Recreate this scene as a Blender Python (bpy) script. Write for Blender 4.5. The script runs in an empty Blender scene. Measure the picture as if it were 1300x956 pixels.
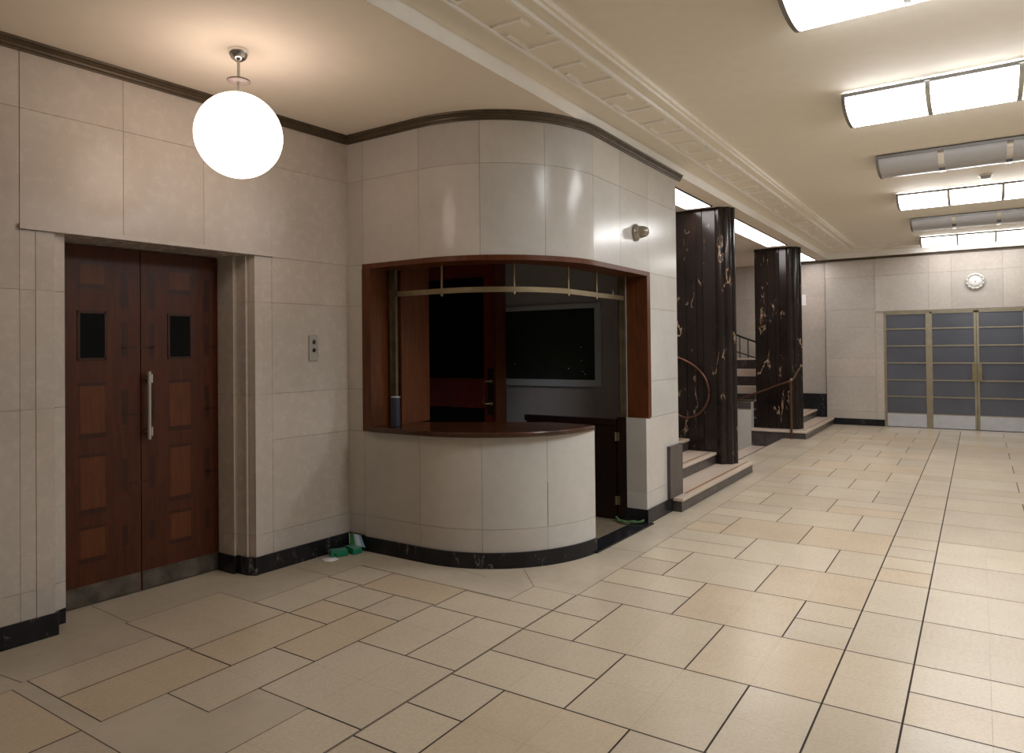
import bpy, bmesh, math, random
from mathutils import Vector, Matrix
random.seed(7)
SC = bpy.context.scene
COL = SC.collection
PI = math.pi

# ------------------------------------------------------------------ materials
def new_mat(name):
    m = bpy.data.materials.new(name); m.use_nodes = True
    nt = m.node_tree
    return m, nt, nt.nodes['Principled BSDF']

def N(nt, typ, **kw):
    n = nt.nodes.new(typ)
    for k, v in kw.items():
        if k in n.inputs.keys(): n.inputs[k].default_value = v
        else: setattr(n, k, v)
    return n

def coords(nt, scale=(1, 1, 1)):
    tc = N(nt, 'ShaderNodeTexCoord'); mp = N(nt, 'ShaderNodeMapping')
    mp.inputs['Scale'].default_value = scale
    nt.links.new(tc.outputs['Object'], mp.inputs['Vector'])
    return mp.outputs['Vector']

def ramp(nt, src, stops):
    r = N(nt, 'ShaderNodeValToRGB')
    el = r.color_ramp.elements
    while len(el) < len(stops): el.new(0.5)
    for e, (p, c) in zip(el, stops):
        e.position = p; e.color = (*c, 1)
    nt.links.new(src, r.inputs['Fac'])
    return r.outputs['Color']

def mix(nt, a, b, fac, mode='MIX'):
    m = N(nt, 'ShaderNodeMix', data_type='RGBA', blend_type=mode)
    m.clamp_factor = True
    def put(sock, v):
        if isinstance(v, (tuple, list)): sock.default_value = (*v, 1) if len(v) == 3 else v
        elif isinstance(v, (float, int)): sock.default_value = v
        else: nt.links.new(v, sock)
    put(m.inputs['Factor'], fac); put(m.inputs['A'], a); put(m.inputs['B'], b)
    return m.outputs['Result']

def noise(nt, vec, scale, detail=4, rough=.55, dist=0):
    n = N(nt, 'ShaderNodeTexNoise'); n.inputs['Scale'].default_value = scale
    n.inputs['Detail'].default_value = detail; n.inputs['Roughness'].default_value = rough
    n.inputs['Distortion'].default_value = dist
    nt.links.new(vec, n.inputs['Vector'])
    return n.outputs['Fac']

def bump(nt, b, src, strength=.05, dist=.01):
    n = N(nt, 'ShaderNodeBump'); n.inputs['Strength'].default_value = strength; n.inputs['Distance'].default_value = dist
    nt.links.new(src, n.inputs['Height']); nt.links.new(n.outputs['Normal'], b.inputs['Normal'])

def tone(nt):
    a = N(nt, 'ShaderNodeAttribute', attribute_name='tone')
    return a.outputs['Color']

def plain(name, col, rough=.5, metal=0., spec=.5, coat=0., vary=.06):
    m, nt, b = new_mat(name)
    v = coords(nt)
    f = noise(nt, v, 9, 3)
    c = ramp(nt, f, [(.3, tuple(x*(1-vary) for x in col)), (.7, tuple(min(1, x*(1+vary)) for x in col))])
    nt.links.new(c, b.inputs['Base Color'])
    b.inputs['Roughness'].default_value = rough; b.inputs['Metallic'].default_value = metal
    b.inputs['Specular IOR Level'].default_value = spec
    b.inputs['Coat Weight'].default_value = coat
    return m

def emit(name, col, s):
    m, nt, b = new_mat(name)
    b.inputs['Base Color'].default_value = (.8, .8, .8, 1); b.inputs['Roughness'].default_value = .3
    b.inputs['Emission Color'].default_value = (*col, 1); b.inputs['Emission Strength'].default_value = s
    return m

def stone(name, base, rough=.28, toned=True, stain=.22, spec=.30):
    m, nt, b = new_mat(name)
    v = coords(nt)
    big = noise(nt, v, 1.3, 3, .5, .2)
    mid = noise(nt, v, 14, 5, .65)
    c = ramp(nt, big, [(.25, tuple(x*(1-stain*.55) for x in base)), (.55, base), (.8, tuple(min(1, x*1.10) for x in base))])
    c2 = ramp(nt, mid, [(.3, (.95, .945, .94)), (.6, (1, 1, 1)), (.8, (1.0, .995, .985))])
    c = mix(nt, c, c2, 1.0, 'MULTIPLY')
    sp = noise(nt, v, 75, 3, .7)
    spm = ramp(nt, sp, [(.60, (0, 0, 0)), (.70, (1, 1, 1))])
    pm = noise(nt, v, 5, 2)
    pmk = ramp(nt, pm, [(.48, (0, 0, 0)), (.70, (.26, .26, .26))])
    fac = mix(nt, spm, pmk, 1.0, 'MULTIPLY')
    c = mix(nt, c, tuple(min(1, x*1.35+.05) for x in base), fac)
    if toned: c = mix(nt, c, tone(nt), 1.0, 'MULTIPLY')
    nt.links.new(c, b.inputs['Base Color'])
    rr = N(nt, 'ShaderNodeMapRange'); nt.links.new(mid, rr.inputs['Value'])
    rr.inputs['To Min'].default_value = rough*.93; rr.inputs['To Max'].default_value = rough*1.08
    nt.links.new(rr.outputs['Result'], b.inputs['Roughness'])
    b.inputs['Specular IOR Level'].default_value = spec
    return m

def dark_marble(name, base=(.012, .011, .012), vein=(.50, .36, .24), rough=.16, veins=1.0, scale=1.0, blotch=(.05, .03, .022), spec=.5):
    m, nt, b = new_mat(name)
    v = coords(nt, (scale, scale, scale*.62))
    tc = N(nt, 'ShaderNodeTexCoord'); mp = N(nt, 'ShaderNodeMapping'); mp.vector_type = 'POINT'
    mp.inputs['Rotation'].default_value = (math.radians(38), math.radians(32), .3); mp.inputs['Scale'].default_value = (2.6*scale, 2.6*scale, .8*scale)
    nt.links.new(tc.outputs['Object'], mp.inputs['Vector']); vs_ = mp.outputs['Vector']
    big = noise(nt, v, 2.2, 6, .6, .6)
    c = ramp(nt, big, [(.3, base), (.6, tuple(x*1.9 for x in base)), (.8, blotch)])
    w = noise(nt, vs_, 1.5, 5, .55, .25)
    s = N(nt, 'ShaderNodeMath', operation='SUBTRACT'); nt.links.new(w, s.inputs[0]); s.inputs[1].default_value = .5
    a = N(nt, 'ShaderNodeMath', operation='ABSOLUTE'); nt.links.new(s.outputs[0], a.inputs[0])
    line = ramp(nt, a.outputs[0], [(.0, (1, 1, 1)), (.005, (.7, .7, .7)), (.013, (0, 0, 0))])
    pm = noise(nt, v, 3.4, 4, .6)
    msk = ramp(nt, pm, [(.53, (0, 0, 0)), (.64, (veins, veins, veins))])
    f = mix(nt, line, msk, 1.0, 'MULTIPLY')
    c = mix(nt, c, vein, f)
    fl = noise(nt, v, 19, 3, .6)
    flk = ramp(nt, fl, [(.74, (0, 0, 0)), (.80, (.35*veins,)*3)])
    c = mix(nt, c, vein, flk)
    nt.links.new(c, b.inputs['Base Color'])
    b.inputs['Roughness'].default_value = rough; b.inputs['Specular IOR Level'].default_value = spec
    return m

def wood(name, dark, light, rough=.32, scale=(9, 9, 1.1), coat=.25):
    m, nt, b = new_mat(name)
    v = coords(nt, scale)
    f = noise(nt, v, 2.4, 6, .62, .8)
    g = noise(nt, coords(nt, (60, 60, 3)), 3, 3, .6)
    c = ramp(nt, f, [(.25, dark), (.75, light)])
    c2 = ramp(nt, g, [(.3, (.78, .76, .74)), (.65, (1, 1, 1))])
    c = mix(nt, c, c2, 1.0, 'MULTIPLY')
    nt.links.new(c, b.inputs['Base Color'])
    b.inputs['Roughness'].default_value = rough; b.inputs['Coat Weight'].default_value = coat
    b.inputs['Coat Roughness'].default_value = .22; b.inputs['Specular IOR Level'].default_value = .28
    return m

M = {}
M['stone'] = stone('limestone_slabs', (.55, .505, .46), .27)
M['stone_kiosk'] = stone('limestone_polished', (.565, .545, .515), .175, spec=.21)
M['mortar_pale'] = plain('pale_slab_joint', (.66, .63, .59), .8)
M['clock_dark2'] = plain('open_joint', (.03, .028, .026), .9)
M['mortar'] = plain('slab_joint', (.30, .23, .175), .8)
M['plaster'] = plain('ceiling_plaster', (.87, .81, .695), .75, vary=.015)
M['plaster_low'] = plain('lobby_ceiling_plaster', (.83, .75, .645), .75, vary=.015)
M['fret'] = plain('lamplit_moulded_plaster', (.94, .92, .87), .6, vary=.02)  # lamp light on fret and ceiling risers put into a paler colour
M['strip'] = plain('lamplit_edge_tone', (.94, .93, .90), .5, vary=.02)  # beam edge facing the troughs, their light put into its near-white colour
M['cornice'] = plain('bronze_cornice', (.085, .062, .038), .42, .3, vary=.2)
M['black'] = dark_marble('black_marble_skirting', (.010, .010, .012), (.42, .42, .42), .22, .45, 2.2, (.016, .016, .018), .25)
M['pier'] = dark_marble('dark_veined_marble', (.010, .007, .006), (.62, .43, .29), .15, 1.0, 1.0, (.034, .017, .012), .34)
M['riser'] = dark_marble('grey_marble_riser', (.045, .039, .037), (.40, .36, .33), .3, .6, 2.0, (.07, .06, .055), .3)
M['tread'] = stone('cream_tread', (.60, .50, .42), .35, False)
M['nosing'] = plain('brown_inlay_strip', (.30, .15, .05), .5)
M['border'] = stone('travertine_border', (.545, .475, .37), .26, False, .3)
M['grout'] = plain('floor_joint', (.052, .037, .024), .8)
M['faint'] = plain('floor_fine_joint', (.34, .28, .20), .7)
M['wood'] = wood('mahogany_frame', (.065, .018, .0055), (.15, .045, .012), .34, coat=.12)
M['wood_door'] = wood('mahogany_door', (.050, .0118, .0036), (.105, .026, .007), .42, coat=.04)
M['wood_inlay'] = wood('inlaid_veneer', (.10, .029, .0078), (.15, .044, .011), .42, coat=.04)
M['wood_band'] = wood('dark_inlay_band', (.030, .008, .004), (.06, .016, .007), .36, coat=.06)
M['wood_top'] = wood('worktop_wood', (.035, .014, .008), (.085, .032, .015), .22, (3, 3, 3), .5)
M['wood_dark'] = wood('dark_gate_wood', (.010, .005, .004), (.022, .009, .006), .4)
M['wood_red'] = wood('red_varnished_wood', (.13, .012, .005), (.23, .022, .009), .3)
M['brass'] = plain('aged_brass', (.27, .22, .13), .38, .75, vary=.15)
M['brass_dark'] = plain('tarnished_brass', (.13, .11, .065), .4, .6, vary=.25)
M['brass_door'] = plain('door_bronze', (.33, .295, .21), .38, .7, vary=.1)
M['copper'] = plain('copper_rail', (.15, .075, .05), .35, .8, vary=.15)
M['chrome'] = plain('chrome', (.72, .72, .72), .12, 1., vary=.02)
M['steel'] = plain('satin_steel', (.50, .50, .46), .35, .8, vary=.05)
M['nickel'] = plain('worn_nickel_plate', (.40, .385, .36), .4, .6, vary=.1)
M['kick'] = plain('worn_kick_plate', (.10, .085, .07), .42, .3, vary=.5)
M['alu'] = plain('aluminium_kick_plate', (.56, .58, .62), .38, .35, vary=.06)
M['gunmetal'] = plain('grey_fitting_metal', (.20, .19, .18), .35, .7, vary=.08)
M['black_plastic'] = plain('black_button', (.015, .015, .016), .35)
M['glass_dark'] = plain('dark_window_glass', (.004, .005, .006), .10, spec=.08, vary=.01)
M['office_paint'] = plain('grey_office_paint', (.43, .435, .46), .6, vary=.04)
M['board_frame'] = plain('blue_grey_frame', (.52, .57, .65), .45, vary=.03)
M['board'] = plain('dark_green_felt', (.020, .027, .020), .9, vary=.15)
M['pin'] = plain('white_pin', (.75, .75, .72), .3)
M['carpet'] = plain('brown_office_floor', (.16, .125, .08), .85, vary=.15)
M['green'] = plain('green_plastic', (.0, .22, .11), .35, vary=.05)
M['green_lid'] = plain('clear_green_lid', (.10, .25, .20), .25, vary=.05)
M['paper'] = plain('white_paper', (.86, .85, .88), .7, vary=.03)
M['card_blue'] = plain('blue_print', (.23, .45, .66), .6)
M['card_green'] = plain('green_print', (.035, .20, .05), .6)
M['card_white'] = plain('pale_print', (.62, .70, .78), .6)
M['rag'] = plain('green_cloth', (.055, .12, .04), .85, vary=.3)
M['tin'] = plain('dark_blue_tin', (.022, .028, .050), .35, vary=.1)
M['tin_rim'] = plain('pale_tin_rim', (.35, .37, .40), .35, .4)
M['white_plastic'] = plain('white_plastic', (.80, .80, .79), .3, vary=.01)
M['clock_rim'] = plain('pale_clock_ring', (.52, .53, .50), .4, .3, vary=.05)
M['clock_dot'] = plain('clock_marker', (.74, .72, .62), .35)
M['clock_dark'] = plain('clock_gap', (.36, .36, .34), .5)
M['bell'] = plain('bell_metal', (.34, .31, .25), .3, .55, vary=.1)
M['diff_off'] = plain('unlit_diffuser', (.47, .47, .485), .28, vary=.02)
M['diff_on_soft'] = emit('lit_diffuser_dim', (1, .98, .96), 3.6)  # weaker glow for the last trough, so the far wall doesn't burn out
M['diff_on'] = emit('lit_diffuser', (.97, .98, 1), 9.0)
M['panel_on'] = emit('lit_ceiling_panel', (1, .93, .90), 5.0)
M['globe_on'] = emit('opal_globe_glow', (1, .80, .67), 2.4)
M['frame_dark'] = plain('dark_panel_frame', (.045, .025, .02), .4)
M['stain'] = plain('smoke_grey_disc', (.16, .13, .12), .5, .1)

# floor tile: toned terrazzo/travertine
def tile_mat():
    m, nt, b = new_mat('floor_tile')
    v = coords(nt)
    big = noise(nt, v, 1.1, 4, .6, .3)
    fine = noise(nt, v, 55, 4, .75)
    st = noise(nt, coords(nt, (14, 3, 1)), 3, 4, .6)
    c = ramp(nt, big, [(.3, (.56, .485, .375)), (.7, (.615, .54, .425))])
    c = mix(nt, c, ramp(nt, fine, [(.35, (.90, .89, .87)), (.6, (1, 1, 1))]), 1.0, 'MULTIPLY')
    c = mix(nt, c, ramp(nt, st, [(.35, (.97, .965, .96)), (.6, (1, 1, 1))]), 1.0, 'MULTIPLY')
    c = mix(nt, c, tone(nt), 1.0, 'MULTIPLY')
    nt.links.new(c, b.inputs['Base Color'])
    r = N(nt, 'ShaderNodeMapRange'); nt.links.new(noise(nt, v, 6, 4), r.inputs['Value'])
    r.inputs['To Min'].default_value = .25; r.inputs['To Max'].default_value = .28
    b.inputs['Specular IOR Level'].default_value = .30
    nt.links.new(r.outputs['Result'], b.inputs['Roughness'])
    return m
M['tile'] = tile_mat()

def door_glass():
    m, nt, b = new_mat('obscured_door_glass')
    v = coords(nt, (1, 1, 1))
    c = ramp(nt, noise(nt, v, .8, 2), [(.3, (.085, .092, .115)), (.7, (.12, .13, .16))])
    nt.links.new(c, b.inputs['Base Color'])
    b.inputs['Roughness'].default_value = .22
    bump(nt, b, noise(nt, coords(nt, (1, 1, 26)), 2, 1), .08, .01)
    return m
M['glass_door'] = door_glass()

# ------------------------------------------------------------------ mesh builder
class MB:
    def __init__(s):
        s.v = []; s.f = []; s.mi = []; s.sm = []; s.tn = []; s.mats = []; s.cur = 0; s.tone = (1, 1, 1); s.smooth = False
    def mat(s, name):
        if name not in s.mats: s.mats.append(name)
        s.cur = s.mats.index(name); return s
    def face(s, pts):
        i = len(s.v); s.v += [tuple(p) for p in pts]
        s.f.append(list(range(i, i+len(pts)))); s.mi.append(s.cur); s.sm.append(s.smooth); s.tn.append(s.tone)
    def grid(s, rows, smooth=True, closed=False):
        i = len(s.v); n = len(rows[0])
        for r in rows: s.v += [tuple(p) for p in r]
        for a in range(len(rows)-1):
            for b in range(n if closed else n-1):
                c = (b+1) % n
                s.f.append([i+a*n+b, i+a*n+c, i+(a+1)*n+c, i+(a+1)*n+b]); s.mi.append(s.cur); s.sm.append(smooth); s.tn.append(s.tone)
    def box(s, x0, x1, y0, y1, z0, z1, mx=None):
        p = [Vector((x, y, z)) for z in (z0, z1) for y in (y0, y1) for x in (x0, x1)]
        if mx: p = [mx @ q for q in p]
        for q in ((0, 2, 3, 1), (4, 5, 7, 6), (0, 1, 5, 4), (2, 6, 7, 3), (0, 4, 6, 2), (1, 3, 7, 5)):
            s.face([p[k] for k in q])
    def prism(s, poly, z0, z1, smooth_from=None):
        n = len(poly)
        s.face([(x, y, z1) for x, y in poly]); s.face([(x, y, z0) for x, y in reversed(poly)])
        for i in range(n):
            a, b = poly[i], poly[(i+1) % n]
            s.face([(a[0], a[1], z0), (b[0], b[1], z0), (b[0], b[1], z1), (a[0], a[1], z1)])
    def lathe(s, prof, c, axis='z', n=32, mx=None):
        rows = []
        for r, h in prof:
            row = []
            for k in range(n):
                a = 2*PI*k/n
                p = Vector((r*math.cos(a), r*math.sin(a), h))
                if mx: p = mx @ p
                row.append(p+Vector(c))
            rows.append(row)
        s.grid(rows, True, True)
    def tube(s, pts, r, n=10, caps=True):
        pts = [Vector(p) for p in pts]; rows = []
        up = Vector((0, 0, 1))
        for i, p in enumerate(pts):
            t = (pts[min(i+1, len(pts)-1)]-pts[max(i-1, 0)]).normalized()
            u = t.cross(up)
            if u.length < 1e-3: u = t.cross(Vector((1, 0, 0)))
            u.normalize(); w = u.cross(t)
            rr = r[i] if isinstance(r, (list, tuple)) else r
            rows.append([p+(u*math.cos(2*PI*k/n)+w*math.sin(2*PI*k/n))*rr for k in range(n)])
        s.grid(rows, True, True)
        if caps: s.face(rows[0]); s.face(list(reversed(rows[-1])))
    def build(s, name, parent=None, kind=None, mat=None, bevel=0, org=None, fixn=False):
        me = bpy.data.meshes.new(name)
        o0 = Vector(org) if org else Vector((0, 0, 0))
        me.from_pydata([Vector(p)-o0 for p in s.v], [], s.f)
        for k in (s.mats if s.mats else [mat]): me.materials.append(M[k])
        for p, a, b in zip(me.polygons, s.mi, s.sm): p.material_index = a if s.mats else 0; p.use_smooth = b
        at = me.color_attributes.new('tone', 'FLOAT_COLOR', 'CORNER')
        for p, t in zip(me.polygons, s.tn):
            for li in p.loop_indices: at.data[li].color = (*t, 1)
        if bevel or fixn:
            bm = bmesh.new(); bm.from_mesh(me)
            bmesh.ops.remove_doubles(bm, verts=bm.verts, dist=1e-5)
            bmesh.ops.recalc_face_normals(bm, faces=bm.faces)
            bm.to_mesh(me); bm.free()
        me.update()
        o = bpy.data.objects.new(name, me); COL.objects.link(o)
        o.location = o0
        if parent: o.parent = parent; o.matrix_parent_inverse = parent.matrix_world.inverted()
        if kind: o['kind'] = kind
        if bevel:
            b = o.modifiers.new('edge', 'BEVEL'); b.width = bevel; b.segments = 2; b.limit_method = 'ANGLE'
        return o

def bx(name, mat, x0, x1, y0, y1, z0, z1, parent=None, kind=None, bevel=0, mx=None):
    b = MB(); b.box(x0, x1, y0, y1, z0, z1, mx); return b.build(name, parent, kind, mat, bevel)

def tag(o, label, cat, group=None):
    o['label'] = label; o['category'] = cat
    if group: o['group'] = group
    return o

def thing(name, label, cat, loc, group=None):
    o = bpy.data.objects.new(name, None); COL.objects.link(o); o.location = loc; o.empty_display_size = .1
    tag(o, label, cat, group)
    bpy.context.view_layer.update()
    return o
def struct_root(name, loc):
    o = bpy.data.objects.new(name, None); COL.objects.link(o); o.location = loc; o['kind'] = 'structure'
    bpy.context.view_layer.update()
    return o

# ------------------------------------------------------------------ key dimensions
LOW = 3.45                       # lobby / bay soffit
T = .0539
def xw(y): return -4.424+(y-4.168)*T          # stone face of the wall with the wooden doors
WN = Vector((math.cos(.0539), -math.sin(.0539), 0))
def PW(s, z, off):                # s = y along that wall
    return Vector((xw(s), s, z))+WN*off

KA, KB, KC = -4.43, -3.6, -2.6    # curved ticket office wall
S1 = KB-KA; S2 = S1+PI/2; KEND = 7.03; S3 = S2+KEND-5.19
def PK(s, z, off):
    if s <= S1: return Vector((KA+s, 4.19-off, z))
    if s <= S2:
        a = -PI/2+(s-S1)
        return Vector((KB+math.cos(a)*(1+off), 5.19+math.sin(a)*(1+off), z))
    return Vector((KC+off, 5.19+s-S2, z))
def sy(y): return S2+y-5.19
def ksteps(s0, s1, step=.04):
    out = [s0]
    for e in (S1, S2):
        if s0 < e < s1: out.append(e)
    k = S1
    while k < S2:
        if s0 < k < s1: out.append(k)
        k += step
    out.append(s1)
    out = sorted(set(round(q, 5) for q in out))
    return out

def stone_tone(amount=.06, warm=0.):
    k = 1+random.uniform(-amount, amount*.6); w = random.uniform(-.015, .02)+warm
    return (min(1.15, k*(1+w)), k, k*(1-w*.8))

def slab(mb, P, s0, s1, z0, z1, off=0, g=.0013, steps=None, deep=.006, mat='stone'):
    mb.mat(mat); mb.tone = stone_tone()
    a, b = s0+g, s1-g; lo, hi = z0+g, z1-g
    ss = steps(a, b) if steps else [a, b]
    mb.grid([[P(q, lo, off) for q in ss], [P(q, hi, off) for q in ss]], bool(steps))
    for q in (a, b): mb.face([P(q, lo, off), P(q, hi, off), P(q, hi, off-deep), P(q, lo, off-deep)])
    for z in (lo, hi): mb.grid([[P(q, z, off) for q in ss], [P(q, z, off-deep) for q in ss]], False)
    mb.tone = (1, 1, 1)

def body(mb, P, s0, s1, z0, z1, o0, o1, steps=None, mat='mortar'):
    mb.mat(mat); ss = steps(s0, s1) if steps else [s0, s1]
    F = [[P(q, z0, o0) for q in ss], [P(q, z1, o0) for q in ss]]; B = [[P(q, z0, o1) for q in ss], [P(q, z1, o1) for q in ss]]
    mb.grid(F, bool(steps)); mb.grid(B, bool(steps))
    mb.grid([F[0], B[0]], False); mb.grid([F[1], B[1]], False)
    for k in (0, -1): mb.face([F[0][k], F[1][k], B[1][k], B[0][k]])

# ------------------------------------------------------------------ FLOOR
fl = MB()
def quad(z, x0, x1, y0, y1, mat, tn=(1, 1, 1)):
    fl.mat(mat); fl.tone = tn
    fl.face([(x0, y0, z), (x1, y0, z), (x1, y1, z), (x0, y1, z)]); fl.tone = (1, 1, 1)
HX = 2.6
WELLX = -2.93
quad(0, -5.0, -2.6, -3.2, 5.3, 'border'); quad(0, -2.6, HX, -3.2, 16.2, 'border')
quad(0, WELLX, -2.6, 9.3, 13.3, 'border')
def gline(x0, y0, x1, y1, w=.0045, mat='grout', z=.0004):
    d = Vector((x1-x0, y1-y0, 0)).normalized(); n = Vector((-d.y, d.x, 0))*w
    a, b = Vector((x0, y0, z)), Vector((x1, y1, z))
    fl.mat(mat); fl.face([a-n, b-n, b+n, a+n])
TONES = [(1, 1, 1), (1.02, 1.01, 1.0), (.96, .955, .95), (1.04, 1.03, 1.01), (.99, .97, .94), (.95, .935, .915)]
TAN = [(1.01, .955, .885), (.99, .93, .86), (1.02, .965, .91)]
def bigtile(xs, ys, tn, w=.0046):
    """strong joint around, fine joints on the inner grid lines"""
    x0, x1, y0, y1 = xs[0], xs[-1], ys[0], ys[-1]
    quad(.0003, x0-.001, x1+.001, y0-.001, y1+.001, 'grout')
    quad(.0005, x0+w, x1-w, y0+w, y1-w, 'faint')
    for i in range(len(xs)-1):
        for j in range(len(ys)-1):
            a = xs[i]+(w if i == 0 else .0009); b = xs[i+1]-(w if i == len(xs)-2 else .0009)
            c = ys[j]+(w if j == 0 else .0009); d = ys[j+1]-(w if j == len(ys)-2 else .0009)
            k = 1+random.uniform(-.018, .018)
            quad(.0008, a, b, c, d, 'tile', tuple(t*k for t in tn))
# hall field
gx = [-2.26+.3265*i for i in range(15)]
gx = [g for g in gx if g < 2.3]+[2.29]
yj = lambda j: 4.18+.3385*j
NB = len(gx)-1
for b in range(-11, 17):
    odd = b % 2 != 0
    groups = ([[0], [1, 2], [3, 4], [5], [6, 7, 8], [9, 10], [11, 12, 13]] if odd else [[0, 1], [2, 3], [4], [5], [6, 7], [8, 9], [10], [11, 12], [13]])
    for g in groups:
        g = [k for k in g if k < NB]
        if not g: continue
        xs = [gx[k] for k in g]+[gx[g[-1]+1]]
        if odd and g == [3, 4] and random.random() < .75 or random.random() < .10: tn = random.choice(TAN)
        else: tn = random.choice(TONES)
        ys = [yj(2*b), yj(2*b+1), yj(2*b+2)]
        if (g == [0, 1]) or (len(g) == 1 and g[0] == 0): 
            bigtile(xs, ys[:2], tn); bigtile(xs, ys[1:], random.choice(TONES))
        elif random.random() < .12:
            bigtile(xs, ys[:2], tn); bigtile(xs, ys[1:], random.choice(TONES))
        else: bigtile(xs, ys, tn)
# lobby field (left of the long joint)
def cut(a, b, step=.345):
    n = max(1, round((b-a)/step)); return [a+(b-a)*k/n for k in range(n+1)]
C_, P_ = TONES, TAN
for x0, x1, y0, y1, tn in [
    (-4.37, -3.67, 2.29, 2.935, C_[4]), (-4.0, -3.65, 2.935, 3.555, C_[0]), (-3.985, -3.63, 3.555, 3.875, C_[0]),
    (-3.63, -2.95, 3.53, 3.87, P_[1]), (-2.95, -2.264, 3.51, 3.85, C_[1]), (-2.6, -2.264, 3.85, 4.17, C_[0]),
    (-3.65, -3.3, 3.21, 3.53, C_[0]), (-3.3, -2.965, 3.205, 3.53, C_[2]), (-2.965, -2.605, 2.86, 3.51, C_[3]),
    (-2.605, -2.264, 2.86, 3.51, C_[1]), (-3.67, -3.3, 2.28, 2.935, P_[0]), (-3.65, -3.3, 2.935, 3.21, P_[0]), (-3.3, -2.965, 2.55, 3.205, P_[1]),
    (-3.3, -2.965, 1.93, 2.55, C_[1]), (-2.965, -2.264, 2.2, 2.86, C_[0]), (-4.03, -3.7, 1.62, 2.29, C_[4]),
    (-3.7, -3.3, 1.62, 2.28, P_[0])]:
    bigtile(cut(x0, x1), cut(y0, y1), tn)
y = 2.2
while y > -3:
    xx = -2.264; k = 0
    while xx > -3.95:
        w = .69 if (k + int(y*10)) % 2 else .345
        x0 = max(-4.03, xx-w)
        if not (x0 < -2.97 and y > 1.61):
            bigtile(cut(x0, xx), cut(y-.66, y), random.choice(P_ if random.random() < .2 else C_))
        xx = x0; k += 1
    y -= .66
# joints in the stone border
for l in [(-4.86, 2.33, -4.37, 2.31), (-4.36, 3.58, -3.99, 3.58), (-4.36, 2.65, -4.36, 2.66), (-2.86, 4.45, -2.6, 4.17), (-4.45, 1.55, -4.03, 1.60),
          (-3.0, 4.16, -3.25, 4.19), (-2.6, 5.3, -2.26, 5.32), (-2.6, 7.4, -2.26, 7.4), (-2.92, 11.0, -2.26, 11.0), (-2.6, 9.3, -2.6, 13.3), (-2.6, 14.6, -2.26, 14.6)]:
    gline(*l, w=.002)
gline(-3.97, 3.878, -2.6, 3.858, .004, z=.001)
fl.build('floor', None, 'structure')
# office floor and threshold
of = MB(); of.mat('carpet'); of.prism([(-5.66, 4.25)]+[(p.x, p.y) for p in [PK(q, 0, -.06) for q in ksteps(.05, sy(6.19))]]+[(-2.76, 6.78), (-5.66, 6.78)], -.05, .002); of.build('office_floor', None, 'structure')
th = MB(); th.mat('black')
th.prism([(-2.76, 5.14), (-2.575, 5.10), (-2.548, 6.22), (-2.60, 6.20), (-2.72, 6.19)], 0, .014)
th.build('trim_threshold', None, 'structure', fixn=True)

# ------------------------------------------------------------------ WALL WITH THE WOODEN DOORS
wl = MB()
DJ0, DJ1 = 1.975, 3.302           # opening edges at the wall face
body(wl, PW, -3.2, DJ0, 0, LOW, -.004, -.5); body(wl, PW, DJ1, 4.20, 0, LOW, -.004, -.5)
body(wl, PW, DJ0, DJ1, 2.38, LOW, -.004, -.5)
ZJ = [.13, .29, 1.33, 2.02, 2.365, 3.06, 3.41]
for y0, y1 in [(-3.2, -2.2), (-2.2, -1.2), (-1.2, -.4), (-.4, .35), (.35, 1.08), (1.08, 1.80)]:
    for a, b in zip([.13, .29, 1.33, 2.02, 3.06], [.29, 1.33, 2.02, 3.06, 3.41]): slab(wl, PW, y0, y1, a, b)
for y0, y1 in [(1.80, 1.88), (1.88, DJ0), (DJ1, 3.365), (3.365, 3.45)]:
    o = .003 if y0 in (1.88, DJ1) else 0
    for a, b in zip([.13, .29, 1.33, 2.02], [.29, 1.33, 2.02, 2.365]): slab(wl, PW, y0, y1, a, b, o, .0004 if o else .001, deep=.012)
for a, b in zip([.13, .29, .98, 1.33, 2.02, 2.365, 3.06], [.29, .98, 1.33, 2.02, 2.365, 3.06, 3.41]): slab(wl, PW, 3.45, 4.192, a, b)
for y0, y1 in [(1.80, 2.37), (2.37, 2.91), (2.91, 3.45)]:      # projecting panel over the doors
    slab(wl, PW, y0, y1, 2.395, 3.06, .003, deep=.009); slab(wl, PW, y0, y1, 3.06, 3.41, .003, deep=.009)
slab(wl, PW, 1.795, 3.455, 2.365, 2.3975, .02, deep=.03)
# stepped stone reveals
def reveal(ya, xa, yb, xb, zs=(.13, .29, 1.33, 2.02, 2.37)):
    for a, b in zip(zs, zs[1:]):
        wl.mat('stone'); wl.tone = stone_tone(.04)
        wl.face([(xa, ya, a+.001), (xb, yb, a+.001), (xb, yb, b-.001), (xa, ya, b-.001)])
    wl.tone = (1, 1, 1)
xd = lambda y: xw(y)-.355
for (p, q) in [((3.24, xd(3.24)-.02), (3.24, -4.640)), ((3.24, -4.640), (3.272, -4.640)), ((3.272, -4.640), (3.272, -4.535)), ((3.272, -4.535), (3.290, -4.535)), ((3.290, -4.535), (3.290, -4.515)), ((3.290, -4.515), (3.302, -4.472)),
               ((2.085, xd(2.08)-.02), (2.085, -4.70)), ((2.085, -4.70), (2.05, -4.70)), ((2.05, -4.70), (2.05, -4.58)), ((2.05, -4.58), (DJ0, -4.56)), ((DJ0, -4.56), (DJ0, -4.540))]:
    reveal(p[0], p[1], q[0], q[1])
wl.mat('stone'); wl.tone = (.95, .95, .95)
wl.face([(xd(2)-.02, 1.97, 2.368), (xw(1.97)+.015, 1.97, 2.368), (xw(3.31)+.015, 3.31, 2.368), (xd(3.3)-.02, 3.31, 2.368)])
wl.tone = (1, 1, 1)
wl.mat('mortar'); wl.box(-5.4, -4.9, 1.6, 3.7, 0, 2.6)
wl.build('wall_left', None, 'structure')
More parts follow.
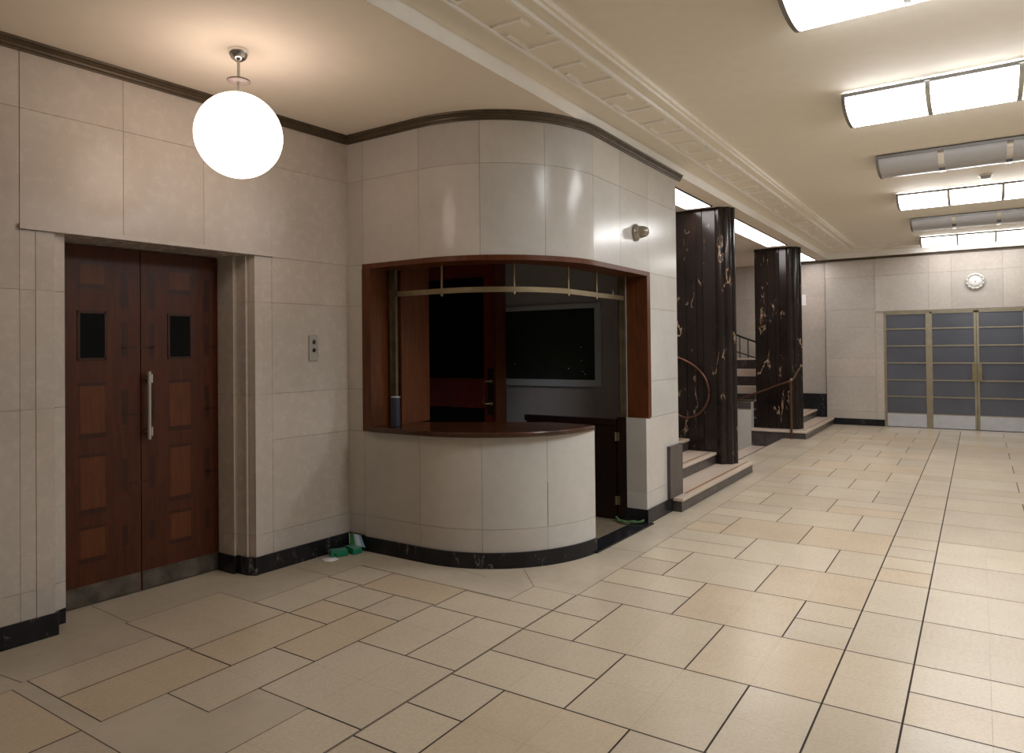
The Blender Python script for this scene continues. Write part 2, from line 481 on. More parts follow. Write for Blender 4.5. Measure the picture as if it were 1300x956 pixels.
# black skirting of that wall
sk = MB(); sk.mat('black')
for y0, y1 in [(-3.2, DJ0), (DJ1, 4.19)]:
    body(sk, PW, y0, y1, 0, .132, .012, -.05, mat='black')
sk.prism([(-4.86, 3.228), (-4.63, 3.228), (-4.63, 3.26), (-4.525, 3.26), (-4.455, 3.29), (-4.455, 3.32), (-4.86, 3.32)], 0, .131)
sk.prism([(-4.87, 2.10), (-4.69, 2.10), (-4.69, 2.065), (-4.53, 1.99), (-4.53, 1.95), (-4.87, 1.95)], 0, .131)
sk.build('baseboard_left', None, 'structure', fixn=True)
# dark floor of the recess is the same border stone

# wooden double doors --------------------------------------------------
d1 = struct_root('door_1', (xd(2.66), 2.66, 0))
def PD(s, z, off): return Vector((xd(s), s, z))+WN*off
def leaf(y0, y1, win, inl, handle_y=None):
    m = MB(); m.mat('wood_door')
    body(m, PD, y0+.002, y1-.002, .006, 2.36, 0, -.045, mat='wood_door')
    m.mats = m.mats
    # veneer fields laid flush in the face
    cx = (win[0]+win[1])/2; hw = (win[1]-win[0])/2
    def patch(a, b, lo, hi, mat, off=.0008): 
        m.mat(mat); m.face([PD(a, lo, off), PD(b, lo, off), PD(b, hi, off), PD(a, hi, off)])
    for lo, hi in inl:
        patch(cx-hw-.012, cx+hw+.012, lo-.035, lo-.004, 'wood_band'); patch(cx-hw-.012, cx+hw+.012, hi+.004, hi+.022, 'wood_band')
        patch(cx-hw, cx+hw, lo, hi, 'wood_inlay', .0012)
    for k, (a, b) in enumerate([(cx-hw-.15, cx-hw-.11), (cx+hw+.11, cx+hw+.15)]):
        for lo, hi in [(1.95, 2.2), (1.62, 1.86), (1.16, 1.40), (.70, .93), (.34, .48)]: patch(a, b, lo, hi, 'wood_band')
        for lo, hi in [(1.70, 1.80), (1.24, 1.32), (.77, .86)]: patch(a-.06 if k == 0 else a, b if k == 0 else b+.06, lo-.02, lo-.005, 'wood_band')
    o = m.build('leaf', d1)
    f = MB(); f.mat('wood_band')
    for a, b, lo, hi in [(win[0]-.016, win[0], 1.605, 1.93), (win[1], win[1]+.016, 1.605, 1.93), (win[0]-.016, win[1]+.016, 1.605, 1.62), (win[0]-.016, win[1]+.016, 1.914, 1.93)]:
        body(f, PD, a, b, lo, hi, .006, -.01, mat='wood_band')
    fo = f.build('window_frame', o)
    g = MB(); body(g, PD, win[0], win[1], 1.62, 1.914, .0022, -.01, mat='glass_dark'); g.build('vision_panel', o)
    k = MB(); body(k, PD, y0+.006, y1-.006, .008, .135, .002, -.01, mat='kick'); k.build('kick_plate', o)
    if handle_y:
        h = MB(); h.mat('steel')
        h.tube([PD(handle_y, 1.05, .055), PD(handle_y, 1.52, .055)], .014, 12)
        for z in (1.10, 1.47):
            h.tube([PD(handle_y, z, 0), PD(handle_y, z, .055)], .009, 10); h.box(-.018, .018, -.012, .012, -.03, .03, Matrix.Translation(PD(handle_y+.025, z, .012)))
        h.build('pull_handle', o)
leaf(2.085, 2.662, (2.275, 2.425), [(2.11, 2.235), (1.125, 1.435), (.63, .966), (.313, .495)])
leaf(2.664, 3.24, (2.868, 3.018), [(2.105, 2.232), (1.121, 1.43), (.617, .965), (.307, .491)], 2.694)

# ------------------------------------------------------------------ CURVED TICKET OFFICE WALL
OPL, OPR = .186, sy(6.285)
ZT, ZB = 2.36, .985
CE = sy(5.13)                      # end of the counter front
PR = sy(6.185)                     # pier edge of the doorway
kw = MB()
body(kw, PK, 0, OPL, 0, LOW, -.004, -.2, ksteps); body(kw, PK, OPL, OPR, ZT, LOW, -.004, -.2, ksteps)
body(kw, PK, PR, S3, 0, ZB, -.004, -.2, ksteps); body(kw, PK, OPR, S3, ZB, LOW, -.004, -.2, ksteps)
K = 'stone_kiosk'
for a, b in zip([.13, .29, .98, 1.33, 2.02, 2.36, 3.06], [.29, .98, 1.33, 2.02, 2.36, 3.06, 3.41]): slab(kw, PK, .006, OPL, a, b, mat=K)
sj = [OPL, .795, 1.32, 1.83, 2.36, 2.872, OPR]
for a, b in zip(sj, sj[1:]):
    slab(kw, PK, a, b, ZT, 3.06, steps=ksteps, mat=K); slab(kw, PK, a, b, 3.06, 3.41, steps=ksteps, mat=K)
for a, b in zip([.13, .29], [.29, ZB]): slab(kw, PK, PR, S3, a, b, mat=K)
for a, b in zip([ZB, 1.33, 2.02, 2.36, 3.06], [1.33, 2.02, 2.36, 3.06, 3.41]): slab(kw, PK, OPR, S3, a, b, mat=K)
kw.mat(K)
for a, b, t in [(.13, .29, .98), (.29, ZB, .86)]:
    kw.tone = (t, t, t); kw.face([(KC, 6.183, a), (KC-.2, 6.183, a), (KC-.2, 6.183, b), (KC, 6.183, b)])
kw.tone = (1, 1, 1); kw.face([(KC, KEND+.001, .0), (KC-.9, KEND+.001, .0), (KC-.9, KEND+.001, LOW), (KC, KEND+.001, LOW)])
kw.build('wall_kiosk', None, 'structure')
kb = MB(); 
body(kb, PK, 0, .19, 0, .122, .012, -.05, ksteps, 'black'); body(kb, PK, PR-.003, sy(6.80), 0, .135, .012, -.21, ksteps, 'black')
kb.build('baseboard_kiosk', None, 'structure')

# counter (stone front, plinth, wooden worktop)
ct = thing('ticket_counter', 'curved stone-fronted ticket counter with dark polished wood top and black plinth', 'counter', (-3.1, 4.6, 0))
cf = MB(); body(cf, PK, OPL+.002, CE-.003, .0, ZB-.001, -.004, -.12, ksteps, 'mortar_pale')
cj = [OPL, .785, 1.315, 1.825, CE]
for a, b in zip(cj, cj[1:]):
    slab(cf, PK, a, b, .115, .29, steps=ksteps, mat=K); slab(cf, PK, a, b, .29, ZB, steps=ksteps, g=.0016, mat=K)
cf.mat('clock_dark2'); cf.grid([[PK(1.823, .29, .0006), PK(1.827, .29, .0006)], [PK(1.823, .63, .0006), PK(1.827, .63, .0006)]], False)
cf.build('stone_front', ct)
pl = MB(); body(pl, PK, OPL, CE+.002, 0, .118, .013, -.1, ksteps, 'black'); pl.build('plinth', ct)
tp = MB(); tp.mat('wood_top')
front = [PK(q, 0, .055-.047*max(0, min(1, (q-1.7)/(CE-1.7)))**1.5) for q in ksteps(OPL+.10, CE+.002, .03)]
poly = [(p.x, p.y) for p in front]+[(-2.72, 5.15), (-3.03, 5.17), (-3.87, 4.73), (-4.06, 4.66), (-4.10, 4.42), (-4.145, 4.40), (-4.146, 4.18)]
tp.prism(poly, ZB, 1.027)
tp.build('worktop', ct, bevel=.012)

# wooden window surround with brass rail
tw = thing('ticket_window', 'mahogany window surround with curved brass rail above the stone ticket counter', 'window frame', (-3.1, 4.6, 1.03))
hd = MB(); body(hd, PK, OPL, OPR, 2.322, 2.362, .014, -.25, ksteps, 'wood'); hd.build('head_board', tw)
jl = MB(); jl.mat('wood'); jl.box(-4.246, -4.150, 4.174, 4.40, ZB+.001, 2.322); jl.build('jamb', tw)
jr = MB(); jr.mat('wood'); jr.box(-2.80, -2.586, 6.215, 6.288, .99, 2.322); jr.build('jamb', tw)
sp = MB(); sp.mat('wood'); sp.box(-4.15, -4.055, 4.44, 4.80, 1.028, 2.9); sp.build('side_panel', tw)
for x0, y0 in [(-4.142, 4.385), (-2.868, 6.17)]:
    p = MB(); p.mat('brass_dark'); p.box(x0, x0+.07, y0, y0+.03, 1.028 if y0 < 5 else .99, 2.322); p.box(x0+.018, x0+.03, y0-.012, y0, 1.03, 2.322); p.build('brass_post', tw)
rl = MB(); body(rl, PK, .37, sy(6.18), 2.098, 2.140, -.205, -.225, ksteps, 'brass'); rl.build('curved_rail', tw)
for s in (.849, 1.62, 2.30, 2.83):
    p = PK(s, 0, -.215); h = MB(); h.mat('brass')
    h.tube([(p.x, p.y, 2.135), (p.x, p.y, 2.323)], .009, 10); h.lathe([(0, 2.076), (.010, 2.08), (.013, 2.09), (.009, 2.10)], (p.x, p.y, 0), n=12)
    h.build('rail_hanger', tw)
p = PK(sy(6.05), 0, -.235); bx('catch', 'chrome', p.x-.03, p.x-.015, p.y, p.y+.02, 2.13, 2.22, tw)

# office interior shell
om = MB(); om.mat('office_paint')
om.box(-5.8, -2.8, 6.75, 6.9, 0, LOW); om.box(-5.8, -5.66, 4.2, 6.75, 0, LOW); om.box(-5.66, -4.45, 4.205, 4.3, 0, LOW); om.box(-2.81, -2.8, 6.19, 6.75, 0, LOW)
om.build('wall_office', None, 'structure')

# half-height gate, folded back into the office
gt = thing('half_gate', 'dark wooden half-height gate standing open beside the stone doorway pier', 'gate', (-2.87, 6.2, 0))
g = MB(); g.mat('wood_dark'); g.box(-3.93, -2.915, 6.20, 6.235, .015, .905); 
g.box(-3.85, -3.0, 6.194, 6.20, .12, .13); g.box(-3.85, -3.0, 6.194, 6.20, .80, .81)
g.build('gate_leaf', gt)
bx('cap_rail', 'wood_dark', -3.95, -2.912, 6.185, 6.25, .905, .965, gt, bevel=.006)
bx('gate_post', 'wood_dark', -2.90, -2.80, 6.187, 6.26, .002, .985, gt, bevel=.004)
for z in (.80, .19):
    h = MB(); h.mat('brass'); h.box(-2.925, -2.875, 6.178, 6.187, z-.04, z+.04); h.tube([(-2.912, 6.176, z-.042), (-2.912, 6.176, z+.042)], .006, 8); h.build('hinge', gt)

# framed notice board on the office wall
nb = thing('notice_board', 'empty dark green notice board in a grey frame on the office back wall', 'notice board', (-4.1, 6.75, 1.2))
b = MB(); b.mat('board_frame')
X0, X1, Z0, Z1, W = -5.05, -3.322, 1.231, 2.133, .078
for a, c, d, e in [(X0, X1, Z1-W*.72, Z1), (X0, X1, Z0, Z0+W), (X0, X0+W, Z0+W, Z1-W*.72), (X1-W, X1, Z0+W, Z1-W*.72)]:
    b.box(a, c, 6.722, 6.75, d, e)
b.build('frame', nb, bevel=.006)
bx('felt_panel', 'board', X0+W-.003, X1-W+.003, 6.735, 6.749, Z0+W-.003, Z1-W*.72+.003, nb)
for x, z in [(-3.56, 1.66), (-3.55, 1.40), (-3.52, 1.37), (-3.72, 1.43), (-4.42, 1.48), (-3.56, 1.52)]:
    q = MB(); q.mat('pin'); q.lathe([(0, .012), (.006, .010), (.007, .004), (.004, 0)], (x, 6.735, z), n=8, mx=Matrix.Rotation(PI/2, 4, 'X')); q.build('pin', nb)

# red glazed office door, open
d3 = struct_root('door_3', (-5.3, 6.3, 0))
l = MB(); l.mat('wood_red')
l.box(-4.525, -4.38, 6.28, 6.325, .01, 2.62); l.box(-5.64, -5.50, 6.28, 6.325, .01, 2.62)
l.box(-5.5, -4.525, 6.28, 6.325, 1.0, 1.325); l.box(-5.5, -4.525, 6.28, 6.325, .01, .30); l.box(-5.5, -4.525, 6.28, 6.325, 2.45, 2.62)
l.mat('wood'); l.box(-4.38, -4.355, 6.262, 6.46, .01, 2.62)
lo = l.build('leaf', d3)
bx('glass_pane', 'glass_dark', -5.5, -4.525, 6.298, 6.306, .3, 1.0, lo); bx('glass_pane', 'glass_dark', -5.5, -4.525, 6.298, 6.306, 1.325, 2.45, lo)
bx('handle_plate', 'wood_dark', -4.475, -4.405, 6.272, 6.28, .93, 1.44, lo)
h = MB(); h.mat('brass'); hp = [(-4.435, 6.275, 1.30), (-4.47, 6.22, 1.30), (-4.49, 6.21, 1.285), (-4.49, 6.21, 1.07), (-4.47, 6.22, 1.055), (-4.435, 6.275, 1.055)]
h.tube(hp, .010, 10); 
for z in (1.30, 1.055): h.lathe([(0, .012), (.02, .008), (.022, 0)], (-4.43, 6.272, z), n=14, mx=Matrix.Rotation(PI/2, 4, 'X'))
h.build('pull_handle', lo)

# dark blue tin on the counter
tn = thing('storage_tin', 'dark blue ribbed cylindrical tin with a pale rim standing on the wooden counter', 'tin', (-3.965, 4.265, 1.027))
t = MB(); t.mat('tin'); prof = [(0, .001), (.036, .001)]
for k in range(11): prof += [(.0375, .006+k*.0205), (.0365, .014+k*.0205), (.0375, .022+k*.0205)]
t.lathe(prof+[(.036, .238)], (-3.965, 4.265, 1.027), n=28); t.build('tin_body', tn)
t = MB(); t.mat('tin_rim'); t.lathe([(.036, .234), (.0395, .236), (.0395, .246), (.034, .247), (.032, .240), (0, .239)], (-3.965, 4.265, 1.027), n=28); t.build('lid', tn)

# bronze cornice over the curved wall and along the door wall
def cornice(mb, P, s0, s1, steps):
    prof = [(0, 3.385), (.012, 3.385), (.014, 3.395), (.024, 3.400), (.028, 3.412), (.036, 3.418), (.036, 3.430), (.046, 3.436), (.050, LOW-.001), (0, LOW-.001)]
    ss = steps(s0, s1) if steps else [s0, s1]
    rows = [[P(q, z, o) for q in ss] for o, z in prof]
    for a, b in zip(rows, rows[1:]): mb.grid([a, b], bool(steps))
    for k in (0, -1): mb.face([r[k] for r in rows])
cn = MB(); cn.mat('cornice'); cornice(cn, PK, .02, sy(7.14), ksteps); cn.build('trim_1', None, 'structure')
cn = MB(); cn.mat('cornice'); cornice(cn, PW, -3.2, 4.17, None)
cn.build('trim_2', None, 'structure')

# ------------------------------------------------------------------ CEILING
ce = MB(); ce.mat('plaster_low')
YF, YN = 16.12, -3.2
# soffits either side and at the far end (with depth above)
ce.box(-7.0, -2.604, YN, 17.0, LOW, LOW+.10)
ce.build('ceiling', None, 'structure')
ch = MB(); ch.mat('plaster')
Z1c, Z2c, Z3c, Z4c, HZ = 3.56, 3.575, 3.605, 3.618, 3.65
YE = 15.93
steps_x = [(2.6, LOW, Z1c, 'strip'), (2.40, Z1c, Z2c, 'fret'), (2.125, Z2c, Z3c, 'fret'), (2.045, Z3c, Z4c, 'fret'), (2.022, Z4c, HZ, 'fret')]
edges = [2.6, 2.40, 2.125, 2.045, 2.022]
def ring(x):        # rectangle of the coffer at this step: inset equally at the far end
    return YE-(2.6-x)*.62
for k, (x, za, zb, mat) in enumerate(steps_x):
    yE = ring(x)
    ch.mat(mat)
    for sx in (-1, 1): ch.face([(sx*x, YN, za), (sx*x, yE, za), (sx*x, yE, zb), (sx*x, YN, zb)])
    ch.face([(-x, yE, za), (x, yE, za), (x, yE, zb), (-x, yE, zb)])
    x2 = edges[k+1] if k < 4 else 0; y2 = ring(x2) if k < 4 else None
    ch.mat('plaster')
    if k < 4:
        for sx in (-1, 1): ch.face([(sx*x, YN, zb), (sx*x, yE, zb), (sx*x2, y2, zb), (sx*x2, YN, zb)])
        ch.face([(-x, yE, zb), (x, yE, zb), (x2, y2, zb), (-x2, y2, zb)])
    else: ch.face([(-x, YN, zb), (x, YN, zb), (x, yE, zb), (-x, yE, zb)])
ch.mat('plaster_low')
ch.face([(-2.6, YE, LOW), (2.6, YE, LOW), (2.6, 17, LOW), (-2.6, 17, LOW)])
ch.face([(2.6, YN, LOW), (3.2, YN, LOW), (3.2, 17, LOW), (2.6, 17, LOW)])
ch.mat('plaster'); ch.box(-3.2, 3.2, YN, 17, HZ+.01, HZ+.1)
ch.build('ceiling_hall', None, 'structure')
# raised fret in the ceiling border
fr = MB(); fr.mat('fret')
w, hgt, fk = .009, .014, 0
def strip(x0, y0, x1, y1, z=Z2c):
    global fk
    fk += 1; e = .0004*(fk % 5)
    fr.box(min(x0, x1)-w-e, max(x0, x1)+w+e, min(y0, y1)-w-e, max(y0, y1)+w+e, z-hgt-e, z+.001)
for sx in (-1, 1):
    for k in range(-10, 15):
        y = 4.18+.743*k
        if y > 15.0 or y < -3: continue
        A, B = sx*2.395, sx*2.13
        strip(A, y, sx*2.195, y); strip(sx*2.195, y, sx*2.195, y+.10)
        strip(sx*2.372, y+.375, B, y+.375); strip(sx*2.372, y+.375, sx*2.372, y+.14)
        strip(B, y+.27, sx*2.155, y+.27)
for sx in (-1, 1):
    for xc, zc_, wd in ((2.403, Z1c, .007), (2.128, Z2c, .011), (2.047, Z3c, .005)):
        fr.box(min(sx*(xc-wd), sx*(xc+wd)), max(sx*(xc-wd), sx*(xc+wd)), YN, 15.6, zc_-.011, zc_+.001)
fr.build('trim_3', None, 'structure')

# ------------------------------------------------------------------ FAR WALL AND OTHER WALLS
def PF(s, z, off): return Vector((s, 16.12-off, z))
fw = MB()
FDL, FDR = -1.60, 1.54
body(fw, PF, -7, -2.68, 0, LOW, -.045, -.5); body(fw, PF, -2.68, FDL, 0, LOW, -.004, -.5); body(fw, PF, FDR, 3.2, 0, LOW, -.004, -.5); body(fw, PF, FDL, FDR, 2.335, LOW, -.004, -.5)
for x0, x1 in [(-6.5, -5.8), (-5.8, -5.1), (-5.1, -4.35), (-4.35, -3.55), (-3.55, -2.70)]:
    for a, b in zip([0, .62, 1.33, 2.0, 2.7], [.62, 1.33, 2.0, 2.7, LOW]): slab(fw, PF, x0, x1, a, b, -.03 if x0 > -3.6 else -.02)
for x0, x1 in [(-2.681, -1.745), (1.69, 2.6)]:
    for a, b in zip([.13, .29, 1.0, 1.38, 2.02, 2.39, 3.06], [.29, 1.0, 1.38, 2.02, 2.39, 3.06, LOW]): slab(fw, PF, x0, x1, a, b, .05, deep=.09)
for x0, x1 in [(-1.745, FDL), (FDR, 1.69)]:
    for a, b in zip([.13, .29, 1.38, 2.02], [.29, 1.38, 2.02, 2.335]): slab(fw, PF, x0, x1, a, b, .05, deep=.09)
for x0, x1 in [(-1.745, -.80), (-.80, -.42), (-.42, .40), (.40, 1.0), (1.0, 1.69)]:
    for a, b in zip([2.36, 3.06], [3.06, LOW]): slab(fw, PF, x0, x1, a, b, .065, deep=.10)
fw.build('wall_far', None, 'structure')
fb = MB(); body(fb, PF, -2.675, FDL, 0, .135, .064, -.02, mat='black'); body(fb, PF, FDR, 2.6, 0, .135, .064, -.02, mat='black')
fb.build('baseboard_far', None, 'structure')
fc = MB(); body(fc, PF, -3.6, 2.6, 3.405, LOW-.001, .085, -.01, mat='cornice'); fc.build('trim_4', None, 'structure')
ft = MB(); body(ft, PF, -1.75, 1.69, 2.33, 2.362, .075, -.05, mat='stone'); ft.build('trim_5', None, 'structure')
rw = MB()
def PR_(s, z, off): return Vector((2.6-off, s, z))
body(rw, PR_, -3.2, 16.2, 0, LOW, -.004, -.3)
yy = -3.2
while yy < 16:
    for a, b in zip([.13, .29, 1.33, 2.02, 3.06], [.29, 1.33, 2.02, 3.06, LOW]): slab(rw, PR_, yy, min(yy+.9, 16.1), a, b)
    yy += .9
rw.build('wall_right', None, 'structure')
bk = MB(); bk.mat('stone'); bk.box(-5.2, 3.2, -3.4, -3.2, 0, 3.7); bk.build('wall_back', None, 'structure')
ls = MB(); ls.mat('stone'); ls.box(-6.9, -6.7, 6.9, 16.2, -1.5, LOW); ls.build('wall_stair', None, 'structure')
ls = MB(); ls.mat('stone'); ls.box(-6.7, -2.81, 6.91, 7.025, -.2, LOW); ls.build('wall_stair_side', None, 'structure')
ls = MB(); ls.mat('stone_kiosk'); ls.box(-6.6, -3.50, 13.22, 13.40, -1.5, .63); ls.mat('cornice'); ls.box(-6.6, -3.50, 13.21, 13.41, .63, .655); ls.mat('riser'); ls.box(-3.74, -3.5, 13.205, 13.22, .50, .62); ls.build('wall_string', None, 'structure')

# glazed bronze doors in the far wall -----------------------------------
d2 = struct_root('door_2', (0, 16.1, 0))
YD = 16.10
fm = MB(); fm.mat('brass_door')
for a, b in [(FDL-.002, FDL+.035), (-.855, -.795), (.735, .795), (1.50, FDR+.002)]: fm.box(a, b, YD-.03, YD+.05, 0, 2.30)
fm.box(FDL, FDR, YD-.03, YD+.05, 2.29, 2.335)
fm.build('frame', d2)
def gleaf(x0, x1, door, hs=0):
    m = MB(); m.mat('brass_door'); st = .038 if door else .012
    m.box(x0, x0+st, YD-.015, YD+.03, .01, 2.29); m.box(x1-st, x1, YD-.015, YD+.03, .01, 2.29); m.box(x0, x1, YD-.015, YD+.03, 2.255, 2.29)
    for z in (1.965, 1.625, 1.285, .945, .615): m.box(x0+st, x1-st, YD-.012, YD+.02, z-.012, z+.012)
    m.box(x0+st, x1-st, YD-.012, YD+.02, .265, .285)
    o = m.build('leaf', d2)
    bx('glazing', 'glass_door', x0+st-.004, x1-st+.004, YD, YD+.012, .28, 2.26, o)
    bx('kick_plate', 'alu', x0+st-.006, x1-st+.006, YD-.014, YD+.01, .012, .268, o)
    if hs:
        xh = x1-.075 if hs > 0 else x0+.02
        h = MB(); h.mat('brass'); h.box(xh, xh+.055, YD-.075, YD-.062, .94, 1.28)
        for z in (.97, 1.25): h.tube([(xh+.027, YD-.065, z), (xh+.027, YD-.01, z)], .012, 8)
        h.build('pull_handle', o)
gleaf(FDL+.035, -.855, False); gleaf(-.795, -.033, True, 1); gleaf(-.027, .735, True, -1); gleaf(.795, 1.50, False)
bx('wall_vestibule', 'glass_dark', FDL-.1, FDR+.1, 16.32, 16.4, 0, 2.5, kind='structure')

# wall clock above the glazed doors
ck = thing('wall_clock', 'round white clock with a pale ring of hour dots above the glazed doors', 'clock', (-.036, 16.05, 2.838))
MX = Matrix.Rotation(PI/2, 4, 'X')
q = MB(); q.mat('clock_rim'); q.lathe([(.105, .028), (.112, .032), (.150, .030), (.162, .020), (.163, 0)], (-.036, 16.05, 2.838), n=48, mx=MX); q.build('rim', ck)
q = MB(); q.mat('white_plastic'); q.lathe([(0, .046), (.05, .044), (.10, .036), (.106, .026)], (-.036, 16.05, 2.838), n=48, mx=MX); q.build('face', ck)
for k in range(12):
    a = 2*PI*(k+.5)/12
    q = MB(); q.mat('clock_dot' if k % 1 == 0 else 'clock_dark'); q.lathe([(0, .046), (.013, .043), (.017, .034), (.017, .028)], (-.036+.134*math.cos(a), 16.05, 2.838+.134*math.sin(a)), n=14, mx=MX); q.build('hour_marker', ck)
for k in range(12):
    a = 2*PI*k/12
    q = MB(); q.mat('clock_dark'); q.lathe([(0, .036), (.010, .034), (.010, .028)], (-.036+.134*math.cos(a), 16.05, 2.838+.134*math.sin(a)), n=10, mx=MX); q.build('gap_dot', ck)
q = MB(); q.mat('clock_dark')
q.lathe([(0, .054), (.010, .052), (.012, .044)], (-.036, 16.05, 2.838), n=16, mx=MX); q.build('hub', ck)

ns = bx('wall_notice', 'paper', -3.36, -3.085, 16.135, 16.148, 2.52, 2.75)
tag(ns, 'small white notice on the far wall, half hidden by the farther marble pier', 'notice')
# ------------------------------------------------------------------ MARBLE PIERS
def pier_poly(yf, xn, r, xb):
    """fin with a reeded round nose: flat faces with shallow vee joints"""
    pts = []
    cy = yf+r; cx = xn-r
    def flat(xs, y, sgn):
        out = []
        for x in xs: out += [(x-.006*sgn, y), (x, y+(.007 if y < cy else -.007)), (x+.006*sgn, y)]
        return out
    pts.append((xb, yf)); pts += flat([xb+.22, xb+.36, xb+.44], yf, 1)
    n = 5
    for k in range(n):                     # convex reeds round the nose
        a0 = -PI/2+PI*k/n; a1 = -PI/2+PI*(k+1)/n
        p0 = Vector((cx+math.cos(a0)*r, cy+math.sin(a0)*r)); p1 = Vector((cx+math.cos(a1)*r, cy+math.sin(a1)*r))
        m = (p0+p1)/2; d = (p1-p0); nn = Vector((d.y, -d.x)).normalized()
        for t in [0, .02, .12, .25, .38, .5, .62, .75, .88, .98]:
            bul = .034*r/.2*(1-(2*t-1)**2)+(0 if 0 < t < 1 else -.012)
            q = p0+d*t+nn*bul; pts.append((q.x, q.y))
    pts.append((cx, yf+2*r)); pts += flat([xb+.44, xb+.36, xb+.22], yf+2*r, -1); pts.append((xb, yf+2*r))
    return pts
def pier(poly, z0, label):
    m = MB(); m.mat('pier'); m.prism(poly, z0, LOW-.001)
    o = m.build('marble_pier', None, fixn=True)
    return tag(o, label, 'pier', 'dark marble piers beside the stairs')
pier(pier_poly(9.03, -2.635, .185, -3.43), .142, 'dark veined marble pier nearest the ticket office, beside the looped copper handrail')
P2 = pier_poly(13.43, -2.70, .20, -3.46)
pier(P2, .142, 'dark veined marble pier nearer the far wall, behind the sloping copper rail')

# ------------------------------------------------------------------ STAIRS
def step(parent, x1, x0, y0, y1, z0, z1, name='step', lip=.02, inlay=True, side=False):
    m = MB(); m.mat('riser'); m.box(x0, x1-lip, y0+(lip*.6 if side else 0), y1-(lip*.6 if side else 0), z0, z1-.035)
    o = m.build(name, parent)
    t = MB(); t.mat('tread'); t.box(x0, x1, y0, y1, z1-.035, z1); to = t.build('tread', o, bevel=.008)
    if inlay: bx('nosing_strip', 'nosing', x1-.085, x1-.06, y0+.02, y1-.06, z1-.001, z1+.0012, o)
    return o
sa = thing('staircase', 'short flight of cream treads with black marble risers climbing beside the ticket office', 'staircase', (-3, 8.1, 0))
m = MB(); m.mat('riser'); m.prism([(-2.495, 6.812), (-2.495, 9.458), (-3.45, 9.458), (-3.45, 7.035), (-2.587, 7.035), (-2.587, 6.812)], 0, .105); o1 = m.build('step', sa, fixn=True)
m = MB(); m.mat('tread'); m.prism([(-2.475, 6.80), (-2.475, 9.47), (-3.45, 9.47), (-3.45, 7.035), (-2.587, 7.035), (-2.587, 6.80)], .105, .14); m.build('tread', o1, bevel=.008)
bx('nosing_strip', 'nosing', -2.56, -2.535, 7.05, 9.40, .139, .1412, o1)
for k in range(1, 8):
    step(sa, -2.475-.355*k, -6.6 if k == 7 else -2.475-.355*(k+2), 7.035, 9.03 if k < 3 else 9.4, .14+.152*(k-1), .14+.152*k)
# black marble end block at the wall
bx_ = MB(); bx_.mat('riser'); bx_.box(-2.60, -2.565, 6.70, 7.05, .142, .66)
tag(bx_.build('marble_plinth', None, bevel=.003), 'upright grey marble skirting block at the wall end, standing on the first step', 'skirting block')
# platform and steps at the far pier
sb = thing('staircase', 'corner steps under the pier nearer the glazed doors, cream treads on dark marble', 'staircase', (-3, 14.6, 0))
m = MB(); m.mat('riser'); m.box(-3.50, -2.56, 13.22, 16.06, -.75, .10); pf = m.build('step', sb)
m = MB(); m.mat('tread'); m.box(-3.50, -2.54, 13.2, 16.06, .10, .14); m.build('tread', pf, bevel=.008)
bx('nosing_strip', 'nosing', -2.63, -2.61, 13.3, 16.0, .139, .1412, pf)
for k in range(1, 4):
    step(sb, -2.54-.33*k, -3.63, 13.85, 16.06, .14+.16*(k-1), .14+.16*k)
bx_ = MB(); bx_.mat('black'); bx_.box(-3.3, -2.685, 16.065, 16.14, .142, .63)
tag(bx_.build('marble_plinth', None, bevel=.004), 'black marble skirting block at the foot of the far wall behind the corner steps', 'skirting block')
# basement flight going down between the piers
sc_ = thing('staircase', 'steps leading down between the two dark marble piers', 'staircase', (-3.4, 11.3, -.5))
for k in range(1, 8):
    step(sc_, WELLX+.025-.29*(k-1), WELLX-.29*(k+1), 9.46, 13.21, -.165*(k+1)-.2, -.165*k, inlay=True)
bx('marble_riser', 'riser', WELLX-.03, WELLX-.002, 9.46, 13.21, -.36, -.004, sc_)
bx('wall_stairwell', 'stone', -6.6, -2.93, 9.36, 9.455, -1.6, .0, kind='structure')
# upper flight further back, seen between the piers
sd = thing('staircase', 'distant upper flight of cream steps glimpsed between the marble piers', 'staircase', (-4.2, 15.0, .9))
for k in range(3):
    y0 = 14.1+.34*k; z1 = .86+.325*k
    m = MB(); m.mat('riser'); m.box(-4.9, -3.66, y0+.03, 16.0, z1-.325 if k else .0, z1-.14); o = m.build('step', sd)
    m = MB(); m.mat('tread'); m.box(-4.9, -3.64, y0, 16.0 if k == 2 else y0+.40, z1-.14, z1 if k < 2 else z1-.12); m.build('tread', o)
ba = thing('balustrade', 'thin black iron balustrade on the distant flight between the piers', 'balustrade', (-4.2, 15.6, 1.3))
m = MB(); m.mat('black_plastic')
m.tube([(-4.75, 15.7, 2.05), (-4.35, 15.7, 1.86), (-3.7, 15.7, 1.62)], .022, 8); m.build('top_rail', ba)
m = MB(); m.mat('black_plastic'); m.tube([(-4.7, 15.7, 1.62), (-3.7, 15.7, 1.28)], .014, 8); m.build('lower_rail', ba)
for x in (-4.6, -4.38, -4.2, -4.02, -3.85):
    m = MB(); m.mat('black_plastic'); m.tube([(x, 15.7, 1.25), (x, 15.7, 1.62+(-3.7-x)*.40)], .012, 8); m.build('baluster', ba)
